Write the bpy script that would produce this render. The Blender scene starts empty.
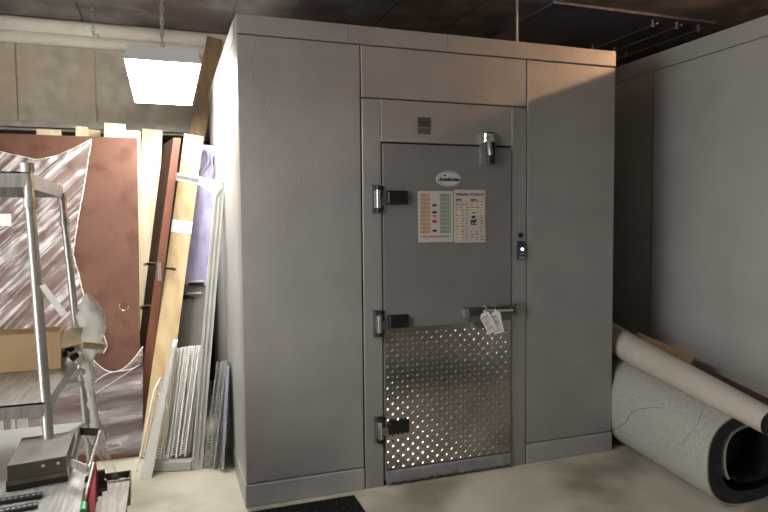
import bpy, bmesh, math, random
from mathutils import Vector as V, Matrix, noise
random.seed(7)
S = bpy.context.scene
COL = S.collection
PI = math.pi

# ------------------------------------------------------------------ camera
FPX = 621.325
CAM = V((-.3449, -3.062, 1.4094)); YAW, PIT, ROL = .3383, -.0557, -.0089
Fw = V((math.sin(YAW)*math.cos(PIT), math.cos(YAW)*math.cos(PIT), math.sin(PIT)))
Rt = V((math.cos(YAW), -math.sin(YAW), 0)); Up = Rt.cross(Fw)
R2 = Rt*math.cos(ROL)+Up*math.sin(ROL); U2 = Up*math.cos(ROL)-Rt*math.sin(ROL)
cam = bpy.data.objects.new('camera', bpy.data.cameras.new('camera')); COL.objects.link(cam)
M3 = Matrix((R2, U2, -Fw)).transposed()
cam.matrix_world = Matrix.Translation(CAM) @ M3.to_4x4()
cam.data.sensor_width = 36; cam.data.lens = FPX/768*36; cam.data.clip_start = .05
S.camera = cam

def at(px, py, x=None, y=None, z=None):
    """point of the room seen at a photo position, on a plane x, y or z"""
    d = Fw + R2*((px-384)/FPX) + U2*((256-py)/FPX)
    i, v = (0, x) if x is not None else (1, y) if y is not None else (2, z)
    return CAM + d*((v-CAM[i])/d[i])
def atx(px, y, z):
    k = (px-384)/FPX; n = R2-Fw*k
    return CAM.x - (n.y*(y-CAM.y)+n.z*(z-CAM.z))/n.x

# --------------------------------------------------------------- materials
def mat(name, col, rough=.5, metal=0, spec=.5, emit=None, estr=0, alpha=1):
    m = bpy.data.materials.new(name); m.use_nodes = True
    b = m.node_tree.nodes['Principled BSDF']
    b.inputs['Base Color'].default_value = (*col, 1); b.inputs['Roughness'].default_value = rough
    b.inputs['Metallic'].default_value = metal; b.inputs['Specular IOR Level'].default_value = spec
    if emit: b.inputs['Emission Color'].default_value = (*emit, 1); b.inputs['Emission Strength'].default_value = estr
    if alpha < 1: b.inputs['Alpha'].default_value = alpha
    return m
def N(m, t, **k):
    n = m.node_tree.nodes.new(t)
    for a, v in k.items(): setattr(n, a, v)
    return n
def L(m, a, b): m.node_tree.links.new(a, b)
def noisy(name, c1, c2, scale=4, rough=.6, metal=0, detail=6, bump=0, bscale=None, stretch=(1,1,1), lo=.35, hi=.65, c3=None, s3=1.2, spec=.5, brough=.6, bdist=.01):
    m = mat(name, c1, rough, metal, spec); b = m.node_tree.nodes['Principled BSDF']
    tc = N(m, 'ShaderNodeTexCoord'); mp = N(m, 'ShaderNodeMapping'); mp.inputs['Scale'].default_value = stretch
    L(m, tc.outputs['Object'], mp.inputs['Vector'])
    n = N(m, 'ShaderNodeTexNoise'); n.inputs['Scale'].default_value = scale; n.inputs['Detail'].default_value = detail
    L(m, mp.outputs[0], n.inputs['Vector'])
    r = N(m, 'ShaderNodeValToRGB'); r.color_ramp.elements[0].position = lo; r.color_ramp.elements[1].position = hi
    r.color_ramp.elements[0].color = (*c1, 1); r.color_ramp.elements[1].color = (*c2, 1)
    L(m, n.outputs['Fac'], r.inputs['Fac']); out = r.outputs['Color']
    if c3:
        n3 = N(m, 'ShaderNodeTexNoise'); n3.inputs['Scale'].default_value = s3; n3.inputs['Detail'].default_value = 4
        L(m, tc.outputs['Object'], n3.inputs['Vector'])
        r3 = N(m, 'ShaderNodeValToRGB'); r3.color_ramp.elements[0].position = .5; r3.color_ramp.elements[1].position = .68
        L(m, n3.outputs['Fac'], r3.inputs['Fac'])
        x = N(m, 'ShaderNodeMix', data_type='RGBA'); L(m, r3.outputs['Color'], x.inputs[0]); L(m, out, x.inputs[6]); x.inputs[7].default_value = (*c3, 1)
        out = x.outputs[2]
    L(m, out, b.inputs['Base Color'])
    if bump:
        nb = N(m, 'ShaderNodeTexNoise'); nb.inputs['Scale'].default_value = bscale or scale*3; nb.inputs['Detail'].default_value = 3; nb.inputs['Roughness'].default_value = brough
        L(m, tc.outputs['Object'], nb.inputs['Vector'])
        bp = N(m, 'ShaderNodeBump'); bp.inputs['Strength'].default_value = bump; bp.inputs['Distance'].default_value = bdist
        L(m, nb.outputs['Fac'], bp.inputs['Height']); L(m, bp.outputs[0], b.inputs['Normal'])
    return m

M = {}
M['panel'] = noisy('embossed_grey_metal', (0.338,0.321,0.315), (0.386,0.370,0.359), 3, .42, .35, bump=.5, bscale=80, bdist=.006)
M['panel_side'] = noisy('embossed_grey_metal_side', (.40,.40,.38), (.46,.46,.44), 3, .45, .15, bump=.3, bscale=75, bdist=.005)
M['panel_pale'] = noisy('pale_grey_metal', (.50,.49,.465), (.56,.55,.52), 3, .5, .2, bump=.4, bscale=80, bdist=.005)
M['seam'] = mat('black_seam_gasket', (.012,.01,.01), .7)
M['skirt'] = noisy('grey_skirting', (0.376,0.376,0.376), (0.438,0.428,0.418), 5, .45, .3)
M['frame'] = noisy('smooth_grey_frame', (0.301,0.288,0.278), (0.338,0.319,0.311), 3, .45, .3, bump=.2, bscale=90, bdist=.003)
M['door'] = noisy('door_grey_metal', (0.230,0.218,0.214), (0.255,0.244,0.236), 3, .40, .35, bump=.6, bscale=75, bdist=.005)
M['chrome'] = mat('chrome', (.75,.74,.72), .16, 1)
M['steel'] = noisy('brushed_steel', (.48,.475,.44), (.60,.59,.56), 8, .38, .9, stretch=(1,12,1))
M['steel_dull'] = noisy('dull_scratched_steel', (.34,.325,.31), (.52,.50,.48), 9, .38, .75, stretch=(10,1,1))
M['tread'] = noisy('tread_plate_aluminium', (.40,.385,.36), (.50,.485,.455), 5, .18, .95)
M['darkvent'] = mat('dark_vent_grey', (.075,.068,.06), .6)
M['hingesteel'] = mat('dull_hinge_steel', (.30,.29,.28), .3, .9)
M['gasket'] = noisy('grey_rubber_sweep', (.20,.20,.21), (.27,.27,.28), 30, .7)
M['black'] = mat('black_plastic', (.008,.008,.008), .35)
M['rubber'] = mat('black_rubber', (.012,.011,.011), .7)
M['lowbounce'] = mat('low_bounce_roof', (.06,.055,.05), .9)  # unseen roof tops darkened to cut bounce onto the ceiling
M['floor'] = noisy('concrete_floor', (.44,.41,.33), (.60,.565,.47), 2.6, .62, bump=.15, bscale=25, c3=(.27,.245,.18), s3=1.6, lo=.3, hi=.7, detail=9)
M['concrete'] = noisy('formed_concrete', (.44,.42,.35), (.66,.63,.54), 7, .85, bump=.4, bscale=30, c3=(.54,.47,.36), s3=2, detail=9)
M['concrete_shade'] = noisy('recess_shade_concrete', (.05,.045,.04), (.08,.07,.06), 3, .9)  # shade of the recess put into a near-black colour
M['ledge'] = noisy('grey_ledge', (.42,.385,.345), (.54,.50,.46), 12, .8)
M['ceiling'] = noisy('stained_board_ceiling', (.13,.115,.105), (.27,.24,.225), 5, .8, bump=.3, bscale=20, c3=(.17,.13,.115), s3=2, detail=9)
M['ceil_panel'] = noisy('bluish_ceiling_panel', (.09,.085,.13), (.17,.16,.24), 4, .4, stretch=(6,1,1))
M['wallpaint'] = noisy('room_wall', (.42,.40,.37), (.50,.48,.44), 2, .8)
M['pipe'] = noisy('cream_pipe', (.80,.77,.70), (.88,.86,.79), 6, .5)
M['housing'] = mat('white_fixture_metal', (.52,.53,.53), .5)
M['lens'] = mat('lit_lens', (.9,.9,.9), .4, emit=(1,.97,.91), estr=33)
M['lens2'] = mat('lit_lens_front', (.9,.9,.9), .4, emit=(1,.97,.935), estr=44)
M['lens_fill'] = mat('fill_lens_rear', (.9,.9,.9), .4, emit=(1,.965,.92), estr=4)  # for the added fill fixture behind the viewer
M['fill_glow'] = mat('added_fill_pane', (.9,.9,.9), .5, emit=(.99,.98,1), estr=9)  # glow of the opening added in the left wall to brighten the cooler
M['tube'] = mat('warm_lit_tube', (.9,.8,.6), .4, emit=(1,.58,.30), estr=430)
M['chain'] = mat('galvanised_chain', (.45,.45,.43), .4, .8)
M['brown'] = noisy('brown_laminate', (.130,.060,.040), (.165,.080,.054), 3, .55, c3=(.10,.040,.026), s3=7, detail=8, spec=.25)
M['pine'] = noisy('pale_pine', (.66,.54,.35), (.76,.66,.49), 3, .7, stretch=(9,9,.7))
M['pine2'] = noisy('honey_pine', (.44,.31,.155), (.58,.44,.26), 3, .7, stretch=(5,5,1), detail=8)
M['oldwood'] = noisy('old_brown_timber', (.22,.15,.085), (.31,.22,.13), 4, .8, stretch=(8,8,1))
M['mahog'] = noisy('mahogany_edge', (.115,.034,.015), (.175,.055,.024), 4, .5, stretch=(8,8,1))
M['darkdoor'] = noisy('dark_stained_door', (.022,.009,.006), (.04,.016,.010), 4, .7, stretch=(8,8,1), spec=.1)
M['lavender'] = noisy('lavender_film', (.33,.31,.52), (.50,.48,.68), 6, .3, stretch=(3,3,1))
M['palelav'] = noisy('pale_lavender_film', (.36,.36,.43), (.46,.46,.54), 6, .3)
M['greydoor'] = noisy('taupe_grey_panel', (.20,.175,.155), (.25,.22,.20), 4, .5)
M['whitemetal'] = noisy('white_painted_metal', (.70,.70,.66), (.80,.80,.76), 5, .5)
M['stile'] = noisy('grey_white_metal', (.50,.50,.46), (.58,.58,.54), 9, .5)
M['dullwhite'] = noisy('dull_white_metal', (.38,.37,.34), (.47,.46,.43), 9, .5)
M['whitewire'] = mat('white_coated_wire', (.95,.94,.90), .45)
M['paper'] = mat('white_paper', (.86,.85,.82), .8)
M['ink'] = mat('black_ink', (.02,.018,.018), .6)
M['foam'] = noisy('white_crumpled_plastic', (.86,.86,.82), (.93,.93,.90), 20, .35, bump=.5, bscale=40)
M['card'] = noisy('kraft_cardboard', (.50,.34,.17), (.60,.43,.24), 5, .8)
M['cardedge'] = noisy('pale_board', (.66,.54,.34), (.76,.65,.44), 9, .8)
M['olive'] = noisy('olive_metal_side', (.10,.088,.06), (.15,.135,.09), 10, .35, .6)
M['red'] = noisy('dark_red_plate', (.27,.03,.03), (.36,.06,.055), 8, .5)
M['carpet'] = noisy('pale_backing', (0.360,0.360,0.317), (0.454,0.446,0.403), 70, .85, detail=4, bump=.3, bscale=120)
M['cream'] = noisy('cream_backing', (0.480,0.440,0.368), (0.552,0.512,0.440), 5, .8)
M['darkfoam'] = noisy('dark_roll_inside', (.012,.011,.014), (.03,.028,.035), 20, .7)
M['cardb2'] = noisy('brown_board', (.30,.18,.09), (.37,.24,.12), 6, .8)
M['rust'] = noisy('rusty_steel', (.05,.022,.018), (.10,.05,.04), 30, .8)
M['poster'] = mat('poster_sheet', (.52,.48,.44), .5)
M['orange'] = noisy('orange_print', (.44,.28,.18), (.50,.33,.22), 60, .6)
M['green'] = noisy('green_print', (.22,.30,.23), (.28,.36,.29), 60, .6)
M['cream_print'] = mat('cream_print', (.62,.57,.44), .6)
M['redprint'] = mat('red_print', (.30,.03,.03), .6)
M['badge'] = mat('badge_silver', (.55,.60,.57), .35, .2)
M['led'] = mat('switch_lamp', (.9,.9,1), .3, emit=(.85,.9,1), estr=3)
M['bluebox'] = mat('dark_blue_switch', (.02,.025,.06), .4)

def translucent(m, k):
    nt = m.node_tree; b = nt.nodes['Principled BSDF']; out = nt.nodes['Material Output']
    tr = N(m, 'ShaderNodeBsdfTranslucent'); tr.inputs['Color'].default_value = (.9,.9,.87,1); mx = N(m, 'ShaderNodeMixShader'); mx.inputs[0].default_value = k
    L(m, b.outputs[0], mx.inputs[1]); L(m, tr.outputs[0], mx.inputs[2]); L(m, mx.outputs[0], out.inputs['Surface'])
M['whitesheet'] = noisy('thin_white_sheet', (.84,.84,.82), (.92,.92,.90), 5, .5); translucent(M['whitesheet'], .35)
M['slip'] = mat('thin_white_paper', (.86,.85,.82), .8); translucent(M['slip'], .35)
translucent(M['foam'], .3)
def film_mat(name, scale, base, streak, rot=(0,0,0), stretch=(1,1,1), col=(.85,.82,.82)):
    m = bpy.data.materials.new(name); m.use_nodes = True; nt = m.node_tree
    b = nt.nodes['Principled BSDF']; b.inputs['Base Color'].default_value = (*col, 1); b.inputs['Roughness'].default_value = .22
    tc = N(m, 'ShaderNodeTexCoord'); mp = N(m, 'ShaderNodeMapping'); mp.inputs['Rotation'].default_value = rot
    mp2 = N(m, 'ShaderNodeMapping'); mp2.inputs['Scale'].default_value = stretch
    L(m, tc.outputs['Object'], mp.inputs['Vector']); L(m, mp.outputs[0], mp2.inputs['Vector'])
    n = N(m, 'ShaderNodeTexNoise'); n.inputs['Scale'].default_value = scale; n.inputs['Detail'].default_value = 5; n.inputs['Distortion'].default_value = .4
    L(m, mp2.outputs[0], n.inputs['Vector'])
    r = N(m, 'ShaderNodeValToRGB'); e = r.color_ramp.elements
    e[0].position = .44; e[0].color = (base,)*3+(1,); e[1].position = .66; e[1].color = (streak,)*3+(1,)
    L(m, n.outputs['Fac'], r.inputs['Fac']); L(m, r.outputs['Color'], b.inputs['Alpha'])
    bp = N(m, 'ShaderNodeBump'); bp.inputs['Strength'].default_value = .9; bp.inputs['Distance'].default_value = .03
    L(m, n.outputs['Fac'], bp.inputs['Height']); L(m, bp.outputs[0], b.inputs['Normal'])
    return m
M['film'] = film_mat('clear_stretch_film', 9, .15, .80, (0, .80, 0), (.16, 1, 4.5))
M['film_low'] = film_mat('clear_stretch_film_folds', 4, .42, .75, (0, .12, 0), (.4, 1, 5), (.36,.325,.315))
M['bag'] = film_mat('clear_bag', 12, .10, .8)

# ------------------------------------------------------------ mesh helpers
class MB:
    def __init__(s): s.v = []; s.f = []; s.sm = []
    def add(s, vs, fs, smooth=False):
        o = len(s.v); s.v += [V(p) for p in vs]; s.f += [[i+o for i in f] for f in fs]; s.sm += [smooth]*len(fs); return s
    def hexa(s, b, t):            # four bottom points, four top points, both counter-clockwise seen from above
        return s.add(list(b)+list(t), [(3,2,1,0),(4,5,6,7),(0,1,5,4),(1,2,6,5),(2,3,7,6),(3,0,4,7)])
    def box(s, x0, x1, y0, y1, z0, z1):
        return s.hexa([(x0,y0,z0),(x1,y0,z0),(x1,y1,z0),(x0,y1,z0)], [(x0,y0,z1),(x1,y0,z1),(x1,y1,z1),(x0,y1,z1)])
    def cbox(s, x0, x1, y0, y1, z0, z1, c=.004):   # box with bevelled front (−y) edges
        vs = [(x0,y1,z0),(x1,y1,z0),(x1,y1,z1),(x0,y1,z1),(x0,y0+c,z0),(x1,y0+c,z0),(x1,y0+c,z1),(x0,y0+c,z1),
              (x0+c,y0,z0+c),(x1-c,y0,z0+c),(x1-c,y0,z1-c),(x0+c,y0,z1-c)]
        return s.add(vs, [(0,3,2,1),(0,1,5,4),(1,2,6,5),(2,3,7,6),(3,0,4,7),(4,5,9,8),(5,6,10,9),(6,7,11,10),(7,4,8,11),(8,9,10,11)])
    def tube(s, pts, r, n=10, cap=True, smooth=True):
        pts = [V(p) for p in pts]; rs = r if isinstance(r, (list, tuple)) else [r]*len(pts)
        vs = []; prev = None
        for i, p in enumerate(pts):
            a = pts[max(i-1,0)]; b = pts[min(i+1,len(pts)-1)]; t = (b-a).normalized()
            if prev is None:
                h = V((0,0,1)) if abs(t.z) < .9 else V((1,0,0)); u = t.cross(h).normalized()
            else: u = (prev - t*prev.dot(t)).normalized()
            prev = u; w = t.cross(u)
            vs += [p + (u*math.cos(2*PI*k/n)+w*math.sin(2*PI*k/n))*rs[i] for k in range(n)]
        fs = [(i*n+k, i*n+(k+1)%n, (i+1)*n+(k+1)%n, (i+1)*n+k) for i in range(len(pts)-1) for k in range(n)]
        s.add(vs, fs, smooth)
        if cap: s.add(vs[:n], [tuple(range(n))[::-1]]); s.add(vs[-n:], [tuple(range(n))])
        return s
    def grid(s, fn, nu, nv, smooth=True):
        vs = [fn(i/nu, j/nv) for j in range(nv+1) for i in range(nu+1)]
        fs = [(j*(nu+1)+i, j*(nu+1)+i+1, (j+1)*(nu+1)+i+1, (j+1)*(nu+1)+i) for j in range(nv) for i in range(nu)]
        return s.add(vs, fs, smooth)
    def beam(s, p, q, w, wd, th):         # bar from p to q, width w along wd, thickness th across
        p, q = V(p), V(q); t = (q-p).normalized(); wd = V(wd); wd = (wd - t*wd.dot(t)).normalized(); n = t.cross(wd).normalized()
        a, b = wd*w/2, n*th/2
        return s.hexa([p-a-b, p+a-b, p+a+b, p-a+b], [q-a-b, q+a-b, q+a+b, q-a+b])
    def build(s, name, m, parent=None, solid=0, bevel=0):
        me = bpy.data.meshes.new(name); off = base_of(parent) if parent else V((0,0,0))
        me.from_pydata([p-off for p in s.v], [], s.f); me.update()
        for p, q in zip(me.polygons, s.sm): p.use_smooth = q
        bm = bmesh.new(); bm.from_mesh(me); bmesh.ops.recalc_face_normals(bm, faces=bm.faces); bm.to_mesh(me); bm.free()
        o = bpy.data.objects.new(name, me); COL.objects.link(o); me.materials.append(m)
        if parent: o.parent = parent
        if solid:
            d = o.modifiers.new('solid', 'SOLIDIFY'); d.thickness = solid; d.offset = 0
        if bevel:
            d = o.modifiers.new('bevel', 'BEVEL'); d.width = bevel; d.segments = 2; d.limit_method = 'ANGLE'
        return o
def base_of(o):
    v = V((0,0,0))
    while o: v += o.location; o = o.parent
    return v
def thing(name, label, cat, loc=(0,0,0), group=None):
    o = bpy.data.objects.new(name, None); COL.objects.link(o); o.location = loc; o.empty_display_size = .1
    return tag(o, label, cat, group)
def tag(o, label=None, cat=None, group=None, kind=None):
    if label: o['label'] = label
    if cat: o['category'] = cat
    if group: o['group'] = group
    if kind: o['kind'] = kind
    return o
def struct(o): o['kind'] = 'structure'; return o
def copy_tree(o, parent=None):
    c = o.copy(); COL.objects.link(c); c.parent = parent
    for ch in list(o.children): copy_tree(ch, c)
    return c
def text(name, body, size, m, parent, cx, cz, y, shear=0, bold=0, sx=1, ang=0, extr=.0004):
    cu = bpy.data.curves.new(name, 'FONT'); cu.body = body; cu.size = size; cu.align_x = 'CENTER'; cu.align_y = 'CENTER'
    cu.shear = shear; cu.offset = bold; cu.extrude = extr; cu.resolution_u = 3
    t = bpy.data.objects.new(name, cu); COL.objects.link(t)
    dg = bpy.context.evaluated_depsgraph_get(); me = bpy.data.meshes.new_from_object(t.evaluated_get(dg))
    bpy.data.objects.remove(t)
    o = bpy.data.objects.new(name, me); COL.objects.link(o); me.materials.clear(); me.materials.append(m)
    mx = Matrix.Translation(V((cx,y,cz)) - (base_of(parent) if parent else V((0,0,0)))) @ Matrix.Rotation(ang,4,'Y') @ Matrix.Rotation(PI/2,4,'X') @ Matrix.Diagonal((sx,1,1,1))
    me.transform(mx); o.parent = parent
    return o

# ================================================================ setting
ZC = 2.90
X0, X1, Y0, Y1 = -3.2, 5.2, -6.5, 2.75
struct(MB().box(X0, X1, Y0, Y1, -.1, 0).build('floor', M['floor']))
YW = 2.15
# back wall: board-formed concrete with grooves, over a ledge and a recess with its shade painted in
w = MB()
w.box(X0, X1, YW+.012, YW+.6, 2.16, ZC)
xs = [X0, -2.62, -1.98, -1.36, -.845, -.33, .31, .95, 1.6, 2.3, 3.0, 3.7, 4.4, X1]
px17, px95, px169 = atx(17, YW, 2.4), atx(96, YW, 2.4), atx(169, YW, 2.4)
xs = [X0, px17-1.3, px17-.65, px17, px95, px169, px169+.62, 1.0, 1.7, 2.4, 3.1, 3.8, X1]
for a, b in zip(xs, xs[1:]): w.box(a+.004, b-.004, YW, YW+.02, 2.16, ZC)
struct(w.build('wall_back', M['concrete']))
lw = MB(); lw.box(X0, X1, YW-.05, YW+.02, 2.12, 2.165); lw.box(X0, X1, YW-.0, YW+.3, 2.10, 2.12)
struct(lw.build('trim_1', M['ledge']))
struct(MB().box(X0, X1, 2.65, 2.75, 0, 2.12).build('wall_recess', M['concrete_shade']))
WY0, WY1, WZ0, WZ1 = -3.4, -1.9, .35, 2.05      # added unseen light source: glowing window in the left wall
wl = MB(); wl.box(X0-.1, X0, Y0, WY0, 0, ZC); wl.box(X0-.1, X0, WY1, Y1, 0, ZC); wl.box(X0-.1, X0, WY0, WY1, 0, WZ0); wl.box(X0-.1, X0, WY0, WY1, WZ1, ZC)
struct(wl.build('wall_left', M['wallpaint']))
wn = MB()
for a in (WY0, (WY0+WY1)/2-.025, WY1-.05): wn.box(X0-.08, X0-.03, a, a+.05, WZ0, WZ1)
for a in (WZ0, WZ1-.05): wn.box(X0-.08, X0-.03, WY0, WY1, a, a+.05)
W1 = struct(wn.build('fill_window_1', M['whitemetal']))
MB().box(X0-.075, X0-.065, WY0, WY1, WZ0, WZ1).build('pane', M['fill_glow'], W1)
struct(MB().box(X1, X1+.1, Y0, Y1, 0, ZC).build('wall_right', M['wallpaint']))
struct(MB().box(X0, X1, Y0-.1, Y0, 0, ZC).build('wall_front', M['wallpaint']))
# ceiling of long boards running away from the viewer, narrow gaps between
c = MB(); c.box(X0, X1, Y0, Y1, ZC+.012, ZC+.15)
cx = [X0, -2.3, -1.6, -.87, .155, .555, 1.2, 1.75, 2.21, 3.5, 4.3, X1]
for a, b in zip(cx, cx[1:]):
    if a == 2.21:
        c.box(a+.005, b-.005, Y0, .62, ZC, ZC+.013); c.box(a+.005, b-.005, 1.75, Y1, ZC, ZC+.013)
    else: c.box(a+.005, b-.005, Y0, Y1, ZC, ZC+.013)
struct(c.build('ceiling', M['ceiling']))
struct(MB().box(2.2, 3.62, .64, 1.74, ZC-.012, ZC+.012).build('trim_2', M['ceil_panel']))
c = MB(); c.box(2.19, 3.64, .625, .64, ZC-.018, ZC)
struct(c.build('trim_3', M['ceil_panel']))
# bracket stub under the pipes
t = at(40, 38, y=YW-.03)
tag(MB().box(t.x-.06, t.x+.06, YW-.06, YW, t.z-.012, t.z+.02).build('pipe_bracket', M['rust']), 'small rusty bracket on the concrete wall just under the white pipes', 'bracket')
# two cream pipes along the top of the back wall
for k, (zz, yy) in enumerate(((ZC-.055, YW-.075), (ZC-.145, YW-.062))):
    b = MB(); b.tube([(X0+.01, yy, zz), (atx(229 if k==0 else 226, yy, zz), yy, zz)], .052 if k==0 else .044, 20)
    lab = ('upper of the two white pipes along the top of the concrete wall', 'lower of the two white pipes along the top of the concrete wall')[k]
    tag(b.build('pipe', M['pipe']), lab, 'pipe', 'white pipes under the ceiling')
# conduits hung under the ceiling, right
for k, (xa, ya, yb) in enumerate(((3.13, .68, 1.62), (3.34, .66, 1.60), (3.55, .66, 1.70))):
    r = thing('conduit', ('left','middle','right')[k]+'most of three thin conduits under the dark ceiling at right', 'conduit', (xa, ya, ZC-.04), 'thin conduits under the ceiling')
    if k == 1: r['label'] = 'middle one of three thin conduits under the dark ceiling at right'
    MB().tube([(xa, ya, ZC-.045), (xa, yb, ZC-.045)], .007, 8).build('rod', M['chain'], r)
    MB().tube([(xa, ya+.05, ZC), (xa, ya+.05, ZC-.06)], .010, 8).build('clip', M['chain'], r)
    MB().tube([(xa, yb-.2, ZC), (xa, yb-.2, ZC-.06)], .010, 8).build('clip', M['chain'], r)

# ================================================== hanging light fixtures
def chain(mb, p, ln, r=.012):
    k = 0; z = p[2]
    while z > p[2]-ln:
        a = 0 if k % 2 else PI/2
        pts = [(p[0]+r*.75*math.cos(t)*math.cos(a), p[1]+r*.75*math.cos(t)*math.sin(a), z-r*1.5-r*1.6*math.sin(t)) for t in [2*PI*j/8 for j in range(9)]]
        mb.tube(pts, .003, 4, cap=False); z -= r*2.5; k += 1
    return mb
def fixture(loc, length, label, lens_mat):
    x, y, z = loc
    r = thing('ceiling_light', label, 'light', loc, 'chain-hung fluorescent lights')
    h = MB(); a, b = .182, .165
    h.hexa([(x-b,y,z+.055),(x+b,y,z+.055),(x+b,y+length,z+.055),(x-b,y+length,z+.055)], [(x-b+.01,y+.02,z+.075),(x+b-.01,y+.02,z+.075),(x+b-.01,y+length-.02,z+.075),(x-b+.01,y+length-.02,z+.075)])
    h.build('housing', M['housing'], r, bevel=.004)
    for ye in (y-.004, y+length): MB().hexa([(x-a,ye,z),(x+a,ye,z),(x+a,ye+.004,z),(x-a,ye+.004,z)], [(x-b,ye,z+.07),(x+b,ye,z+.07),(x+b,ye+.004,z+.07),(x-b,ye+.004,z+.07)]).build('end_cap', M['housing'], r, bevel=.002)
    l = MB(); q = .180
    l.hexa([(x-q,y+.001,z),(x+q,y+.001,z),(x+q,y+length-.001,z),(x-q,y+length-.001,z)], [(x-b,y+.001,z+.054),(x+b,y+.001,z+.054),(x+b,y+length-.001,z+.054),(x-b,y+length-.001,z+.054)])
    l.build('lens', lens_mat, r)
    for yy in (y+.07, y+length-.2): chain(MB(), (x, yy, ZC), ZC-z-.075).build('chain', M['chain'], r)
    return r
fixture((-.33, .27, 2.215), 1.17, 'white lit fluorescent fixture hanging on a chain over the stored boards', M['lens'])
fixture((-1.13, -1.78, 2.13), 1.22, 'second lit fluorescent fixture, hanging outside the frame at left', M['lens2'])
fixture((.6, -5.4, 2.45), 1.22, 'third lit fluorescent fixture, added unseen behind the viewer as fill light', M['lens_fill'])
# bare warm tube over the right-hand cooler, under a hood
r = thing('strip_light', 'warm hooded tube light above the right-hand cooler, outside the frame', 'light', (3.55, -.8, 2.8))
MB().tube([(3.55,-1.2,2.795),(3.55,-.42,2.795)], .014, 8).build('tube', M['tube'], r)
h = MB(); h.box(3.47,3.66,-1.25,-.38,2.82,2.84); h.box(3.655,3.665,-1.25,-.38,2.77,2.82); h.build('hood', M['housing'], r)
MB().box(3.54,3.56,-.8,-.78,2.84,ZC).build('stem', M['housing'], r)
# chain with a hook hanging by the pipes
r = thing('hanging_chain', 'short chain with a hook hanging from the ceiling before the white pipes', 'chain', (-.86, 1.66, ZC))
q = at(92, 2, y=1.66); e = at(94, 34, y=1.66)
chain(MB(), (q.x, 1.66, ZC), ZC-e.z-.01).build('links', M['chain'], r)
MB().tube([(q.x,1.66,e.z+.01),(q.x+.012,1.66,e.z-.005),(q.x+.03,1.66,e.z-.002),(q.x+.034,1.66,e.z-.02)], .004, 6).build('hook', M['chain'], r)
# threaded rod into the cooler roof
q = at(517, 38, y=.25)
tag(MB().tube([(q.x, .25, 2.40), (q.x-.002, .25, ZC)], .008, 8).build('hanger_rod', M['chain']), 'thin steel hanger rod between the ceiling and the cooler roof', 'rod')

# ====================================================== walk-in cooler
XR, xa, xdl, xdr, xb = 2.1959, .6147, .7191, 1.4912, 1.5911
H, zs, zl, zd, zb = 2.40, 2.3084, 2.0407, 1.8134, .1136
DEP = 1.95; g = .0035
C = thing('walk_in_cooler', 'large grey embossed-metal walk-in cooler in the middle of the room', 'cooler', (0,0,0))
core = MB(); core.box(.012, XR-.012, .012, DEP-.01, .002, H-.01); core.build('core', M['seam'], C)
p = MB(); p.cbox(0, xa-g, 0, .1, zb+g, zs-g); p.build('front_panel', M['panel'], C)
p = MB(); p.cbox(xb+g, XR, 0, .1, zb+g, zs-g); p.build('front_panel', M['panel'], C)
p = MB(); p.cbox(xa+g, xb-g, 0, .1, zl+g, zs-g); p.build('lintel_panel', M['panel'], C)
for (y0, y1) in ((.1+.002, .78), (.784, 1.95)):
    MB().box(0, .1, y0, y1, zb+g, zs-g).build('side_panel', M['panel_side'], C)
MB().box(XR-.1, XR, .102, DEP, zb, zs).build('side_panel', M['panel'], C)
MB().box(.1, XR-.1, DEP-.1, DEP, zb, zs).build('rear_panel', M['panel'], C)
for a, b in ((0, .5535), (.5555, 1.098), (1.100, XR)):
    MB().cbox(a, b, -.004, .1, zs+.001, H, .003).build('top_trim', M['panel'], C)
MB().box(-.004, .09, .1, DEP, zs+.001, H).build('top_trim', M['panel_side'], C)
MB().box(.0, XR, .1, DEP, H-.03, H-.002).build('roof', M['lowbounce'], C)
MB().cbox(-.006, xa-g, -.008, .05, 0, zb-.001, .004).build('skirting', M['skirt'], C)
MB().cbox(xb+g, XR+.002, -.006, .05, 0, zb-.001, .004).build('skirting', M['skirt'], C)
MB().box(-.006, .03, .05, DEP, 0, zb-.001).build('skirting', M['skirt'], C)
# door frame
f = MB(); f.cbox(xa+g, xdl, -.005, .1, .0, zl-g, .003); f.cbox(xdr, xb-g, -.005, .1, .0, zl-g, .003); f.cbox(xdl+.0015, xdr-.0015, -.005, .1, zd+.008, zl-g, .002)
f.build('door_frame', M['frame'], C)
for a in (xdl-.012, xdr+.009): MB().box(a, a+.003, -.007, 0, zd, zl-.01).build('frame_bead', M['skirt'], C)
# vent plate over the door
v = MB(); v.box(.926, .996, -.012, 0, 1.905, 1.955); v.box(.926, .996, -.010, 0, 1.868, 1.900)
for k in range(5): v.box(.934+k*.012, .939+k*.012, -.016, -.011, 1.912, 1.948)
v.build('vent_plate', M['darkvent'], C)
# door
D = MB().cbox(xdl+.007, xdr-.007, -.012, .06, .03, zd-.002, .001).build('door', M['door'], C)
kp = MB(); kx0, kx1, kz0, kz1 = xdl+.009, xdr-.009, .088, .848
kp.box(kx0, kx1, -.0155, -.012, kz0, kz1)
s = .0285; k = 0
z = kz0+.014
while z < kz1-.008:
    x = kx0+.012+(0 if k % 2 else 0); j = 0
    while x < kx1-.008:
        a = PI/4 if (j+k) % 2 else -PI/4
        ux, uz = math.cos(a), math.sin(a); ln, wd, hh = .0125, .0042, .0046
        P = lambda u, w_, h: (x+ux*u-uz*w_, -.0155-h, z+uz*u+ux*w_)
        vs = [P(-ln,0,0), P(0,-wd,0), P(ln,0,0), P(0,wd,0), P(-ln*.45,0,hh), P(ln*.45,0,hh)]
        kp.add(vs, [(0,1,4),(1,5,4),(1,2,5),(2,3,5),(3,4,5),(3,0,4)])
        x += s; j += 1
    z += s; k += 1
kp.build('kick_plate', M['tread'], D)
sw = MB()
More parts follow.
